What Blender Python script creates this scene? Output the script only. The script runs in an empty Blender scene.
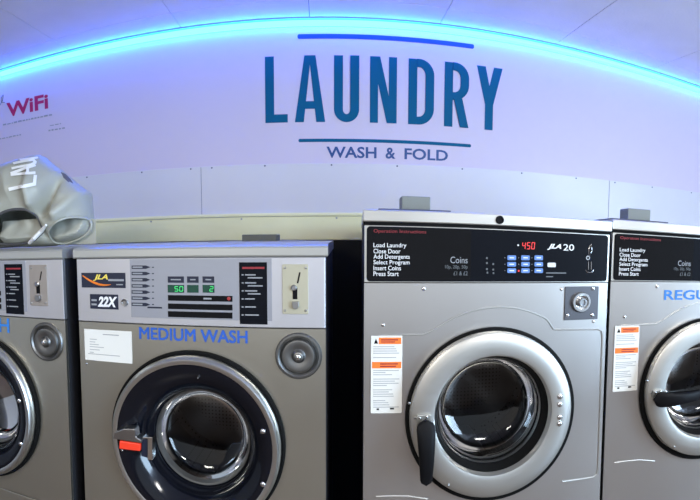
import bpy, bmesh, math, random
from math import sin, cos, pi, atan2, hypot, radians
from mathutils import Vector, Matrix, noise
random.seed(7)
SC = bpy.context.scene
COL = SC.collection
EYE = 1.40                       # eye height above the floor
YF = 1.26                        # plane of the washer fronts
YW = 2.36                        # plane of the far wall
FOC, V0 = 498.1, 273.16          # panorama scale (px per radian) and its middle row
YAW, PIT, ROL = radians(3.0104), radians(4.134), radians(-.146)

def ray(px, py):
    u = (px - 350) / FOC
    x, y, z = sin(u), cos(u), (V0 - py) / FOC
    c, s = cos(ROL), sin(ROL); x, z = x*c + z*s, -x*s + z*c
    c, s = cos(PIT), sin(PIT); y, z = y*c + z*s, -y*s + z*c
    c, s = cos(YAW), sin(YAW); x, y = x*c + y*s, -x*s + y*c
    return x, y, z

ANG = 0.0                        # turn of the row of washers being measured, about the point (0, YF)
def at(px, py, Y=YF):
    """the point of the plane y=Y (of the turned row) seen at a pixel: (x, z) in metres"""
    x, y, z = ray(px, py)
    a = ANG if Y < 2.3 else 0
    t = (Y - YF + YF*cos(a))/(x*sin(a) + y*cos(a))
    return x*t*cos(a) - (y*t-YF)*sin(a), z*t + EYE

def along(s):
    """position along the front of the row for the direction x/y = s"""
    t = YF*cos(ANG)/(s*sin(ANG) + cos(ANG))
    return s*t*cos(ANG) - (t-YF)*sin(ANG)

def placed(p, a):
    """from the row's own frame to the room"""
    x, y = p[0], p[1]-YF
    return (x*cos(a) + y*sin(a), YF - x*sin(a) + y*cos(a), p[2])

# ------------------------------------------------------------------ materials
def new_mat(name):
    m = bpy.data.materials.new(name); m.use_nodes = True
    nt = m.node_tree; b = nt.nodes['Principled BSDF']
    return m, nt, b

def setv(b, **k):
    names = dict(col='Base Color', metal='Metallic', rough='Roughness', ior='IOR', spec='Specular IOR Level',
                 coat='Coat Weight', trans='Transmission Weight', ecol='Emission Color', estr='Emission Strength', aniso='Anisotropic')
    for a, v in k.items():
        if isinstance(v, tuple) and len(v) == 3: v = (*v, 1)
        b.inputs[names[a]].default_value = v

def plain(name, col, rough=.5, metal=0, var=.0, scale=8, bump=0, bscale=60, **k):
    m, nt, b = new_mat(name)
    setv(b, col=col, rough=rough, metal=metal, **k)
    tc = nt.nodes.new('ShaderNodeTexCoord')
    if var:
        n = nt.nodes.new('ShaderNodeTexNoise'); n.inputs['Scale'].default_value = scale; n.inputs['Detail'].default_value = 4
        nt.links.new(tc.outputs['Object'], n.inputs['Vector'])
        r = nt.nodes.new('ShaderNodeMapRange'); r.inputs['From Min'].default_value = .3; r.inputs['From Max'].default_value = .7
        r.inputs['To Min'].default_value = 1-var; r.inputs['To Max'].default_value = 1+var
        nt.links.new(n.outputs['Fac'], r.inputs['Value'])
        h = nt.nodes.new('ShaderNodeHueSaturation'); h.inputs['Color'].default_value = (*col, 1)
        nt.links.new(r.outputs['Result'], h.inputs['Value']); nt.links.new(h.outputs['Color'], b.inputs['Base Color'])
    if bump:
        n = nt.nodes.new('ShaderNodeTexNoise'); n.inputs['Scale'].default_value = bscale; n.inputs['Detail'].default_value = 5
        nt.links.new(tc.outputs['Object'], n.inputs['Vector'])
        bp = nt.nodes.new('ShaderNodeBump'); bp.inputs['Strength'].default_value = bump; bp.inputs['Distance'].default_value = .01
        nt.links.new(n.outputs['Fac'], bp.inputs['Height']); nt.links.new(bp.outputs['Normal'], b.inputs['Normal'])
    return m

def brushed(name, col, rough=.33, metal=.92, stretch=(2, 2, 160), var=.05, bump=.012, blot=.06):
    """brushed steel: fine streaks along one direction, plus soft smears"""
    m, nt, b = new_mat(name); setv(b, col=col, metal=metal, rough=rough)
    tc = nt.nodes.new('ShaderNodeTexCoord')
    mp = nt.nodes.new('ShaderNodeMapping'); mp.inputs['Scale'].default_value = stretch
    nt.links.new(tc.outputs['Object'], mp.inputs['Vector'])
    n = nt.nodes.new('ShaderNodeTexNoise'); n.inputs['Scale'].default_value = 3; n.inputs['Detail'].default_value = 3
    nt.links.new(mp.outputs['Vector'], n.inputs['Vector'])
    n2 = nt.nodes.new('ShaderNodeTexNoise'); n2.inputs['Scale'].default_value = 5; n2.inputs['Detail'].default_value = 4
    nt.links.new(tc.outputs['Object'], n2.inputs['Vector'])
    r = nt.nodes.new('ShaderNodeMapRange'); r.inputs['To Min'].default_value = rough - var; r.inputs['To Max'].default_value = rough + var
    nt.links.new(n.outputs['Fac'], r.inputs['Value'])
    ad = nt.nodes.new('ShaderNodeMath'); ad.operation = 'MULTIPLY_ADD'; ad.inputs[1].default_value = blot*2; 
    nt.links.new(n2.outputs['Fac'], ad.inputs[0]); nt.links.new(r.outputs['Result'], ad.inputs[2])
    nt.links.new(ad.outputs[0], b.inputs['Roughness'])
    bp = nt.nodes.new('ShaderNodeBump'); bp.inputs['Strength'].default_value = bump; bp.inputs['Distance'].default_value = .002
    nt.links.new(n.outputs['Fac'], bp.inputs['Height']); nt.links.new(bp.outputs['Normal'], b.inputs['Normal'])
    return m

def glass_mat():
    m, nt, b = new_mat('door_glass')
    nt.nodes.remove(b)
    out = nt.nodes['Material Output']
    g = nt.nodes.new('ShaderNodeBsdfGlossy'); g.inputs['Roughness'].default_value = .04
    t = nt.nodes.new('ShaderNodeBsdfTransparent'); t.inputs['Color'].default_value = (.42, .45, .48, 1)
    f = nt.nodes.new('ShaderNodeFresnel'); f.inputs['IOR'].default_value = 1.5
    mx = nt.nodes.new('ShaderNodeMixShader')
    nt.links.new(f.outputs[0], mx.inputs[0]); nt.links.new(t.outputs[0], mx.inputs[1]); nt.links.new(g.outputs[0], mx.inputs[2])
    nt.links.new(mx.outputs[0], out.inputs['Surface'])
    return m

def drum_mat():
    m, nt, b = new_mat('perforated_drum_steel'); setv(b, col=(.42, .42, .43), metal=.9, rough=.3)
    tc = nt.nodes.new('ShaderNodeTexCoord')
    v = nt.nodes.new('ShaderNodeTexVoronoi'); v.inputs['Scale'].default_value = 75; v.inputs['Randomness'].default_value = 0
    nt.links.new(tc.outputs['Object'], v.inputs['Vector'])
    c = nt.nodes.new('ShaderNodeMath'); c.operation = 'GREATER_THAN'; c.inputs[1].default_value = .24
    nt.links.new(v.outputs['Distance'], c.inputs[0])
    mx = nt.nodes.new('ShaderNodeMix'); mx.data_type = 'RGBA'
    mx.inputs[6].default_value = (.02, .02, .02, 1); mx.inputs[7].default_value = (.13, .13, .135, 1)
    nt.links.new(c.outputs[0], mx.inputs[0]); nt.links.new(mx.outputs[2], b.inputs['Base Color'])
    return m

def emit(name, col, s):
    m, nt, b = new_mat(name); setv(b, col=(.02, .02, .02), ecol=col, estr=s, rough=.4); return m

M = {}
M['wall'] = plain('white_cladding_led_tinted', (.62, .53, .63), .5, var=.015, scale=2, bump=.02, bscale=6)  # violet spill of the LED is mixed into the white of the cladding
M['dark_joint'] = plain('joint_dark', (.12, .12, .17), .7, var=.05)
M['panel'] = plain('wall_lower_cladding', (.63, .60, .63), .38, var=.02, scale=3)
M['cream'] = plain('cream_painted_board', (.84, .80, .50), .5, var=.04, scale=4)
M['gap_shade'] = plain('black_gap_shade_board', (.006, .006, .007), .9, var=.1)  # near black stands in for the unlit space behind the washers
M['tile'] = plain('mineral_ceiling_tile', (.90, .85, .90), .95, var=.03, scale=5, bump=.15, bscale=90)  # slight violet of the LED glow put into the tile colour
M['floor'] = plain('brown_vinyl_floor', (.085, .058, .042), .35, var=.12, scale=3)
M['side'] = plain('room_wall_paint', (.30, .30, .31), .6, var=.03)
M['steelL'] = brushed('warm_brushed_steel', (.50, .48, .41), .28, var=.015, bump=.004, blot=.04)
M['lidL'] = brushed('lid_steel', (.50, .50, .47), .30, metal=.6, stretch=(2, 2, 90))
M['ctrl'] = brushed('satin_control_fascia', (.60, .60, .63), .46, var=.03, bump=.02)
M['ctrl2'] = plain('grey_printed_membrane', (.33, .335, .37), .45, metal=.35, var=.02)
M['steelR'] = brushed('cool_brushed_steel', (.60, .585, .565), .25, stretch=(40, 2, 2), var=.012, bump=.004, blot=.05)
M['lidR'] = brushed('lid_steel_cool', (.66, .65, .61), .28, stretch=(2, 2, 90))
M['doorR'] = brushed('door_ring_steel', (.52, .51, .475), .36, stretch=(3, 3, 60), bump=.02)
M['chrome'] = plain('polished_chrome', (.70, .70, .70), .17, metal=1, var=.03)
M['rim'] = plain('satin_chrome_rim', (.62, .62, .60), .30, metal=1, var=.03)
M['dullchrome'] = plain('dull_steel', (.42, .42, .42), .28, metal=1, var=.05)
M['dial'] = plain('turned_dial_steel', (.20, .20, .195), .42, metal=1, var=.05)
M['glossblack'] = plain('glossy_black_bezel', (.0035, .0042, .0075), .11, var=.05, spec=.4)
M['black'] = plain('matt_black_plastic', (.005, .005, .006), .5, var=.05, spec=.12)
M['rubber'] = plain('black_rubber', (.005, .005, .005), .7, var=.1, spec=.1)
M['side_shade'] = plain('charcoal_side_gap_shade', (.016, .016, .020), .7, var=.1)  # shade between the washers put into the colour of their sides
M['fascia'] = plain('black_glass_fascia', (.004, .005, .008), .25, var=.05, spec=.12)
M['fascia2'] = plain('black_inset_fascia', (.003, .003, .004), .2, var=.05, spec=.2)
M['drum'] = drum_mat()
M['glass'] = glass_mat()
M['white'] = plain('white_print', (.80, .80, .80), .5, var=.01)
M['greyprint'] = plain('grey_print', (.30, .31, .33), .5, var=.01)
M['dimprint'] = plain('dim_print', (.12, .13, .14), .5, var=.01)
M['redprint'] = plain('red_print', (.28, .02, .03), .5, var=.01)
M['paper'] = plain('white_paper', (.72, .71, .66), .7, var=.02)
M['paper_line'] = plain('pencil_grey_print', (.36, .36, .36), .7, var=.02)
M['orange'] = plain('orange_label', (.90, .20, .03), .5, var=.02)
M['blue'] = plain('blue_vinyl', (.02, .10, .46), .45, var=.03)
M['blue2'] = plain('light_blue_vinyl', (.03, .19, .58), .45, var=.03)
M['brass'] = plain('cream_coin_plate', (.50, .47, .35), .38, metal=.35, var=.05)
M['slotplate'] = plain('pink_steel_coin_plate', (.42, .37, .33), .35, metal=.6, var=.05)
M['yellow'] = plain('yellow_logo', (.85, .68, .10), .5, var=.02)
M['orangelogo'] = plain('orange_swoosh', (.80, .20, .02), .5, var=.02)
M['navy'] = plain('navy_badge', (.012, .016, .035), .3, var=.02)
M['green_bg'] = plain('green_display_window', (.004, .05, .03), .15, var=.02)
M['red'] = plain('red_plastic', (.85, .05, .02), .35, var=.03)
M['button'] = plain('blue_button', (.12, .24, .55), .35, var=.05)
M['whitebtn'] = plain('white_button', (.65, .68, .72), .35, var=.02)
M['sign_teal'] = plain('teal_vinyl', (.0, .10, .20), .6, spec=.15, var=.04, scale=3)
M['sign_navy'] = plain('navy_vinyl', (.008, .06, .22), .4, var=.02)
M['sign_pink'] = plain('crimson_vinyl', (.45, .010, .10), .45, var=.02)
M['bag'] = plain('grey_coated_fabric', (.37, .37, .315), .42, var=.06, scale=5, bump=.12, bscale=14)
M['bag_hem'] = plain('dark_grey_hem', (.07, .07, .075), .55, var=.05)
M['box'] = plain('grey_enamel', (.20, .215, .20), .5, var=.05)
M['lockplate'] = plain('dark_lock_plate', (.10, .10, .11), .4, metal=.7, var=.05)
M['olive'] = plain('olive_grey_enamel', (.12, .125, .10), .6, var=.05)
M['bluegrey'] = plain('dark_blue_grey_enamel', (.10, .10, .14), .5, var=.05)
M['cloth'] = plain('dark_wet_cloth', (.035, .022, .024), .8, var=.4, scale=8, bump=.5, bscale=12)
M['e_green'] = emit('green_digit_light', (.05, 1, .25), .75)
M['e_red'] = emit('red_digit_light', (1, .03, .03), 1.2)
M['e_dim'] = emit('dim_red_lamp_light', (1, .05, .06), .35)
M['led'] = emit('blue_led_light', (.0080, .120, 1.0), 46)

# ------------------------------------------------------------------ mesh building
BASE = Vector((0, 0, 0))        # world position of the thing whose parts are being built

class MB:
    def __init__(s): s.v = []; s.f = []
    def add(s, vs, fs):
        o = len(s.v); s.v += [Vector(v) for v in vs]; s.f += [tuple(i+o for i in f) for f in fs]; return s
    def box(s, x0, x1, y0, y1, z0, z1):
        vs = [(x, y, z) for z in (z0, z1) for y in (y0, y1) for x in (x0, x1)]
        return s.add(vs, [(0, 2, 3, 1), (4, 5, 7, 6), (0, 1, 5, 4), (2, 6, 7, 3), (0, 4, 6, 2), (1, 3, 7, 5)])
    def lathe(s, cx, cz, prof, n=72, y=YF, closed=False):
        """prof: (radius, y offset; minus is towards the room), turned about the y axis"""
        vs = []; fs = []; k = len(prof)
        for i in range(n):
            a = 2*pi*i/n
            vs += [(cx + (p[2] if len(p) > 2 else 0) + p[0]*cos(a), y + p[1], cz + (p[3] if len(p) > 2 else 0) + p[0]*sin(a)) for p in prof]
        for i in range(n):
            j = (i+1) % n
            for q in range(k if closed else k-1):
                q2 = (q+1) % k
                fs.append((i*k+q, j*k+q, j*k+q2, i*k+q2))
        return s.add(vs, fs)
    def slab(s, pts, y0, y1):
        """pts: outline (x, z) anticlockwise seen from the room, extruded from y0 (front) to y1"""
        n = len(pts)
        vs = [(x, y0, z) for x, z in pts] + [(x, y1, z) for x, z in pts]
        fs = [tuple(range(n)), tuple(range(2*n-1, n-1, -1))] + [(i, i+n, (i+1) % n + n, (i+1) % n) for i in range(n)]
        return s.add(vs, fs)
    def rrect(s, x0, x1, z0, z1, r, y0, y1, k=6):
        p = []
        for cx, cz, a0 in ((x1-r, z1-r, 0), (x0+r, z1-r, pi/2), (x0+r, z0+r, pi), (x1-r, z0+r, 3*pi/2)):
            p += [(cx + r*cos(a0+pi/2*i/k), cz + r*sin(a0+pi/2*i/k)) for i in range(k+1)]
        return s.slab(p, y0, y1)
    def dome(s, cx, cz, r, h, y, n=16):
        return s.lathe(cx, cz, [(r, 0), (r*.98, -h*.45), (r*.8, -h*.8), (r*.45, -h*.97), (.00001, -h)], n, y)
    def tube(s, path, r, n=8, closed=False):
        P = [Vector(p) for p in path]; N = len(P); vs = []; fs = []
        rr = r if isinstance(r, (list, tuple)) else [r]*N
        up = None
        for i in range(N):
            a = P[(i+1) % N] if (closed or i < N-1) else P[i]
            b = P[i-1] if (closed or i > 0) else P[i]
            t = (a-b).normalized()
            if up is None: up = t.orthogonal().normalized()
            up = (up - t*up.dot(t)).normalized(); w = t.cross(up)
            vs += [P[i] + (up*cos(2*pi*k/n) + w*sin(2*pi*k/n))*rr[i] for k in range(n)]
        for i in range(N if closed else N-1):
            j = (i+1) % N
            for k in range(n):
                fs.append((i*n+k, i*n+(k+1) % n, j*n+(k+1) % n, j*n+k))
        if not closed: fs += [tuple(range(n))[::-1], tuple(range((N-1)*n, N*n))]
        return s.add(vs, fs)
    def holed(s, x0, x1, z0, z1, cx, cz, r, y, t, n=96):
        """a rectangular sheet with a round hole and a rim turned inwards by t"""
        ang = sorted(set([2*pi*i/n for i in range(n)] + [atan2(z-cz, x-cx) % (2*pi) for x in (x0, x1) for z in (z0, z1)]))
        vs = []; m = len(ang)
        for a in ang:
            c, q = cos(a), sin(a)
            k = min(((x1-cx)/c if c > 1e-9 else (x0-cx)/c if c < -1e-9 else 9e9), ((z1-cz)/q if q > 1e-9 else (z0-cz)/q if q < -1e-9 else 9e9))
            vs += [(cx+r*c, y+t, cz+r*q), (cx+r*c, y, cz+r*q), (cx+k*c, y, cz+k*q), (cx+k*c, y+t, cz+k*q)]
        fs = []
        for i in range(m):
            j = (i+1) % m
            fs += [(i*4+q, i*4+q+1, j*4+q+1, j*4+q) for q in range(3)]
        return s.add(vs, fs)
    def build(s, name, mat, parent=None, bevel=0, smooth=False, seg=2, **props):
        me = bpy.data.meshes.new(name)
        b = Vector((0, 0, 0)) if parent is None else BASE
        me.from_pydata([tuple(v-b) for v in s.v], [], s.f)
        bm = bmesh.new(); bm.from_mesh(me); bmesh.ops.recalc_face_normals(bm, faces=bm.faces[:]); bm.to_mesh(me); bm.free()
        me.materials.append(mat)
        if smooth:
            for p in me.polygons: p.use_smooth = True
        o = bpy.data.objects.new(name, me); COL.objects.link(o)
        if smooth:
            me.set_sharp_from_angle(angle=radians(38))
        if bevel:
            md = o.modifiers.new('bevel', 'BEVEL'); md.width = bevel; md.segments = seg; md.limit_method = 'ANGLE'
        if parent is not None: o.parent = parent
        for k, v in props.items(): o[k] = v
        return o

def thing(name, loc, label, cat, group=None, rz=0):
    o = bpy.data.objects.new(name, None); COL.objects.link(o); o.location = loc; o.rotation_euler.z = rz
    o.empty_display_size = .1
    o['label'] = label; o['category'] = cat
    if group: o['group'] = group
    return o

def struct(o): o['kind'] = 'structure'; return o

def text_mesh(s, bold=0, shear=0):
    c = bpy.data.curves.new('t', 'FONT'); c.body = s; c.offset = bold; c.shear = shear; c.resolution_u = 3
    c.align_x = 'LEFT'
    o = bpy.data.objects.new('t', c); COL.objects.link(o); bpy.context.view_layer.update()
    dg = bpy.context.evaluated_depsgraph_get()
    me = bpy.data.meshes.new_from_object(o.evaluated_get(dg))
    bpy.data.objects.remove(o); bpy.data.curves.remove(c)
    return me

def text(name, s, x0, x1, z0, z1, y, mat, parent, bold=0, shear=0, th=.0006, fat=0, **props):
    """lettering fitted to a rectangle of the plane y"""
    me = text_mesh(s, bold, shear)
    xs = [v.co.x for v in me.vertices]; ys = [v.co.y for v in me.vertices]
    ax, bx, ay, by = min(xs), max(xs), min(ys), max(ys)
    m = MB(); m.v = [Vector((x0+(v.co.x-ax)/(bx-ax)*(x1-x0), y, z0+(v.co.y-ay)/(by-ay)*(z1-z0))) for v in me.vertices]
    m.f = [tuple(p.vertices) for p in me.polygons]
    bpy.data.meshes.remove(me)
    if fat:
        v0, f0, n = list(m.v), list(m.f), len(m.v)
        for k, (dx, dz) in enumerate(((fat, 0), (0, fat), (fat, fat))):
            m.v += [v + Vector((dx, -.00008*(k+1), dz)) for v in v0]; m.f += [tuple(i+n*(k+1) for i in f) for f in f0]
    # a thin film: front and back
    n = len(m.v); m.v += [v + Vector((0, th, 0)) for v in m.v]; m.f += [tuple(i+n for i in f[::-1]) for f in m.f]
    return m.build(name, mat, parent, **props)

def ptext(name, s, px, mat, parent, y=YF, Y=YF, **k):
    """the same, over the rectangle seen at the pixels (x0, y0, x1, y1)"""
    a = at(px[0], (px[1]+px[3])/2, Y)[0]; b = at(px[2], (px[1]+px[3])/2, Y)[0]
    xm = (px[0]+px[2])/2
    return text(name, s, a, b, at(xm, px[3], Y)[1], at(xm, px[1], Y)[1], y, mat, parent, **k)

def prect(px, Y=YF):
    xm, ym = (px[0]+px[2])/2, (px[1]+px[3])/2
    return at(px[0], ym, Y)[0], at(px[2], ym, Y)[0], at(xm, px[3], Y)[1], at(xm, px[1], Y)[1]

def plate(name, px, mat, parent, y, th=.001, r=0, bevel=0, **k):
    x0, x1, z0, z1 = prect(px); m = MB()
    if r: m.rrect(x0, x1, z0, z1, r, y, y+th)
    else: m.box(x0, x1, y, y+th, z0, z1)
    return m.build(name, mat, parent, bevel=bevel, **k)

def copy_tree(o, parent=None):
    c = o.copy(); COL.objects.link(c)
    if parent is not None: c.parent = parent
    for ch in list(o.children): copy_tree(ch, c)
    return c

# ------------------------------------------------------------------ the room
M['reflect_dark'] = plain('dark_reflection_riser', (.10, .08, .07), .6, var=.1)  # dark tone chosen for what the steel fronts reflect
CEIL = EYE + .992
XL, XR, YB = -2.9, 3.6, -2.6
m = MB(); m.box(XL, XR, YB, YW+.1, -.05, 0); struct(m.build('floor', M['floor']))
zP = EYE + .1424*YW; zL = EYE + .0481*YW
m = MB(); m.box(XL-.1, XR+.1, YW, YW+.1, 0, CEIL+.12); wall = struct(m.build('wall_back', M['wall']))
m = MB(); m.box(XL-.1, XL, YB, YW, 0, CEIL+.12); struct(m.build('wall_left', M['side']))
m = MB(); m.box(XR, XR+.1, YB, YW, 0, CEIL+.12); struct(m.build('wall_right', M['side']))
m = MB(); m.box(XL, XR, YB-.1, YB, 0, .42); struct(m.build('wall_front_darkener', M['reflect_dark']))  # low unseen wall, added to darken reflections low on the washer fronts
# lower cladding sheets with butt joints and screws along their top edge
jx = [at(201.5, 190, YW)[0], at(608.5, 200, YW)[0]]; W = jx[1]-jx[0]
m = MB()
edges = [XL, jx[0]-W, jx[0], jx[1], jx[1]+W, XR]
edges = [e for e in edges if XL <= e <= XR]
for a, b in zip(edges, edges[1:]): m.box(a+.0012, b-.0012, YW-.004, YW, zL-.02, zP+.008)
lower = struct(m.build('trim_1', M['panel'], bevel=.001))
m = MB(); m.box(XL, XR, YW-.0012, YW-.0002, zL-.02, zP+.006); struct(m.build('trim_2', M['dark_joint']))
k = 0
for px in (87, 142, 191, 212, 265, 331.5, 397, 462, 521.5, 576, 615, 652.5, 692):
    m = MB(); m.dome(at(px, 170, YW)[0], zP, .0042, .002, YW-.004, 10)
    o = struct(m.build('screw', M['dark_joint'], lower))
# ledge and cream boxing under it, and a black board as painted shade beneath
m = MB(); m.box(XL, XR, YW-.018, YW-.004, zL-.014, zL+.001); struct(m.build('trim_3', M['cream'], bevel=.002))
m = MB(); m.box(XL, XR, YW-.010, YW, EYE-.012, zL-.016); boxing = struct(m.build('trim_4', M['cream'], bevel=.001))
for px, py in ((151, 221.5), (241.5, 219), (336.5, 218)):
    x, z = at(px, py, YW-.01); m = MB(); m.dome(x, z, .005, .003, YW-.010, 10); struct(m.build('screw', M['dullchrome'], lower))
m = MB(); m.box(XL, XR, YW-.006, YW, 0, EYE-.014); struct(m.build('trim_5', M['gap_shade']))
# ceiling: tiles with thin open joints
m = MB(); x = -.0635 - .599*5
cols = []
while x < XR + .6: cols.append(x); x += .599
rows = [YW, .918*YW]
while rows[-1] > YB: rows.append(rows[-1]-.599)
for a, b in zip(cols, cols[1:]):
    for c, d in zip(rows[1:], rows):
        x0, x1, y0, y1 = max(a+.0014, XL), min(b-.0014, XR), c+.0014, d-.0014
        if x1 > x0 + .01: m.box(x0, x1, y0, y1, CEIL, CEIL+.015)
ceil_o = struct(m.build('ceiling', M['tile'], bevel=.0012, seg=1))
m = MB(); m.box(XL, XR, YB, YW, CEIL+.016, CEIL+.05); o = struct(m.build('ceiling_backing', M['dark_joint'], ceil_o))
m = MB(); m.box(XL, XR, YW-.036, YW, CEIL-.005, CEIL-.0003); struct(m.build('trim_6', M['side']))

# LED light tube in the corner of wall and ceiling
BASE = Vector((0, YW-.014, CEIL-.02))
t = thing('led_strip_light', BASE, 'long glowing cyan-blue LED light strip along the top of the wall under the ceiling', 'light strip')
m = MB(); m.tube([(XL+.05, YW-.018, CEIL-.020), (XR-.05, YW-.018, CEIL-.020)], .013, 12); m.build('light_tube', M['led'], t, smooth=True)
m = MB(); m.box(XL+.05, XR-.05, YW-.005, YW-.0005, CEIL-.022, CEIL-.008); m.build('mounting_channel', M['dullchrome'], t)

# ------------------------------------------------------------------ lettering on the wall
BASE = Vector((at(383, 100, YW)[0], YW, at(383, 100, YW)[1]))
sign = thing('wall_lettering', BASE, 'big teal LAUNDRY lettering with WASH & FOLD beneath, between two rules on the white wall', 'sign')
zt, zb = EYE + .920/2.6*YW, EYE + .588/2.6*YW
def arc(cx, cz, rx, rz, a0, a1, n=10): return [(cx+rx*cos(a0+(a1-a0)*i/n), cz+rz*sin(a0+(a1-a0)*i/n)) for i in range(n+1)]
S_ = .138                        # stroke over letter height
def bar(*p): return [(p[k], p[k+1]) for k in range(0, len(p)-1)]
def quad(a, b, c, d): return [[a, b, c, d]]
def band(o, i): return [[o[k], o[k+1], i[k+1], i[k]] for k in range(len(o)-1)]
def rect_(x0, x1, z0, z1): return [[(x0, z0), (x1, z0), (x1, z1), (x0, z1)]]
def bowl(w, z0, z1, xs):
    """a D-shaped bowl from the stem at xs, between heights z0 and z1"""
    r = min(w*.60, (z1-z0)/2); q = .122; st = S_
    o = [(xs, z0), (w-r, z0)] + arc(w-r, z0+r, r, r, -pi/2, 0)[1:] + arc(w-r, z1-r, r, r, 0, pi/2) + [(xs, z1)]
    ri, hi = r-st, r-q
    i = [(xs, z0+q), (w-r, z0+q)] + arc(w-r, z0+r, ri, hi, -pi/2, 0)[1:] + arc(w-r, z1-r, ri, hi, 0, pi/2) + [(xs, z1-q)]
    return band(o, i)
LET = {  # convex pieces of each letter, height 1 and width w
 'L': lambda w: rect_(0, S_, .0, 1) + rect_(S_, w, 0, .125),
 'A': lambda w: quad((0, 0), (S_, 0), (w/2+.015, 1), (w/2-.085, 1)) + quad((w-S_, 0), (w, 0), (w/2+.085, 1), (w/2-.015, 1)) + rect_(.115, w-.115, .20, .315),
 'U': lambda w: band([(0, 1)] + arc(w/2, w/2, w/2, w/2, pi, 2*pi, 16) + [(w, 1)], [(S_, 1)] + arc(w/2, w/2, w/2-S_, w/2-.12, pi, 2*pi, 16) + [(w-S_, 1)]),
 'N': lambda w: rect_(0, .125, 0, 1) + rect_(w-.125, w, 0, 1) + quad((w-.155, 0), (w-.03, 0), (.155, 1), (.03, 1)),
 'D': lambda w: rect_(0, S_, 0, 1) + bowl(w, 0, 1, S_-.005),
 'R': lambda w: rect_(0, S_, 0, 1) + bowl(w, .42, 1, S_-.005) + quad((w-S_, 0), (w, 0), (w*.60+.05, .45), (w*.60-.09, .45)),
 'Y': lambda w: rect_(w/2-S_/2, w/2+S_/2, 0, .44) + quad((w/2-S_/2, .40), (w/2+S_/2, .40), (S_+.01, 1), (0, 1)) + quad((w/2-S_/2, .40), (w/2+S_/2, .40), (w, 1), (w-S_-.01, 1)),
}
SPANS = dict(L=(38, 94), A=(112, 188), U=(210, 273), N=(300, 367), D=(396, 460), R=(486, 547), Y=(566, 630))
for ch, (a, b) in SPANS.items():
    x0, x1 = at(250+a/2.5, 92, YW)[0], at(250+b/2.5, 92, YW)[0]
    H = zt-zb; w = (x1-x0)/H; m = MB()
    for k, poly in enumerate(LET[ch](w)): m.slab([(x0+u*H, zb+v*H) for u, v in poly], YW-.0016-.00015*k, YW-.0004)
    m.build('letter', M['sign_teal'], sign)
for (ax, ay, bx, by, h) in ((297.5, 38.5, 474, 45, .0105), (298.5, 141.5, 471, 145, .0075)):
    x0, z0 = at(ax, ay, YW); x1, z1 = at(bx, by, YW); zc = (z0+z1)/2
    m = MB(); m.rrect(x0, x1, zc-h, zc+h, h*.8, YW-.0012, YW-.0002); m.build('rule', M['sign_navy'] if ay < 100 else M['sign_teal'], sign)
for wd, xa, xb in (('WASH', 326.5, 376.5), ('&', 385.5, 395.5), ('FOLD', 404.5, 448)):
    z0, z1 = EYE+at(388, 158.8, YW)[1]-EYE, at(388, 147.5, YW)[1]
    text('lettering', wd, at(xa, 153, YW)[0], at(xb, 153, YW)[0], z0, z1, YW-.0012, M['sign_navy'], sign, bold=.022)

x0, z0 = at(25, 110, YW); BASE = Vector((x0, YW, z0))
wf = thing('wifi_lettering', BASE, 'small crimson WiFi lettering with fine print on the wall at far left', 'sign')
def wtext(s, ax, ay, bx, by, h, mat, bold=0, shear=0):
    """writing along a baseline given by two pixels"""
    x0, z0 = at(ax, ay, YW); x1, z1 = at(bx, by, YW); zc = z0
    return text('lettering', s, x0, x1, (z0+z1)/2, (z0+z1)/2 + h, YW-.0012, mat, wf, bold=bold, shear=shear)
wtext('WiFi', 7, 117, 48.5, 109, .080, M['sign_pink'], .03)
x0, z0 = at(0, 103, YW)
m = MB(); m.tube([(x0-.06, YW-.001, z0-.02), (x0-.03, YW-.001, z0+.01), (x0+.0, YW-.001, z0-.012), (x0+.02, YW-.001, z0+.01), (x0+.026, YW-.001, z0+.04), (x0+.012, YW-.001, z0+.03), (x0+.012, YW-.001, z0-.0), (x0+.035, YW-.001, z0-.004)], .0022, 6)
m.build('script_flourish', M['dimprint'], wf)
def fine(ax, ay, bx, by, n, h=.006):
    x0, z0 = at(ax, ay, YW); x1, z1 = at(bx, by, YW); m = MB()
    rr = random.Random(int(ax*7+ay)); x = x0; zc = (z0+z1)/2
    while x < x1:
        w = rr.uniform(.008, .026); m.box(x, min(x+w, x1), YW-.001, YW-.0003, zc-h/2, zc+h/2*rr.uniform(.4, 1)); x += w+.007
    m.build('fine_print', M['greyprint'], wf)
fine(3, 124.5, 52, 115, 8, .009); fine(50, 125.2, 61, 124, 2, .006); fine(48.5, 130, 66, 128, 3, .010); fine(-8, 139, 22, 136, 5, .007)

# ------------------------------------------------------------------ washer with black porthole (left pair)
DEP = .94
ANG = radians(2)
lx0, lx1 = along(-.5419), along(.0040)
zl_top = EYE - .0210; zl_bot = at(200, 256.8)[1]; zl_pan = EYE - .2335
BASE = Vector((lx0, YF, 0))
WL = thing('washing_machine', placed(BASE, ANG), 'steel 22X washer lettered MEDIUM WASH, with black door, red catch and white paper notice', 'washing machine', 'black-doored washers on the left', -ANG)
CX = (at(114.5, 430)[0]+at(284.5, 440)[0])/2; CZ = at(199, 353.5)[1]-.238
GR = .158                        # radius of the loading opening
m = MB(); m.box(lx0, lx0+.004, YF+.012, YF+DEP, .06, zl_bot); m.box(lx1-.004, lx1, YF+.012, YF+DEP, .06, zl_bot)
m.box(lx0, lx1, YF+DEP-.004, YF+DEP, .06, zl_bot); m.box(lx0, lx1, YF+.012, YF+DEP, .06, .066)
m.build('side_casing', M['side_shade'], WL)
m = MB(); m.box(lx0+.03, lx1-.03, YF+.05, YF+DEP-.03, 0, .06); m.build('plinth', M['black'], WL)
zseam = at(18, 493.5)[1]
m = MB(); m.holed(lx0+.001, lx1-.001, zseam+.0015, zl_pan-.0015, CX, CZ, GR+.03, YF, .02); m.build('front_panel', M['steelL'], WL)
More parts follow.
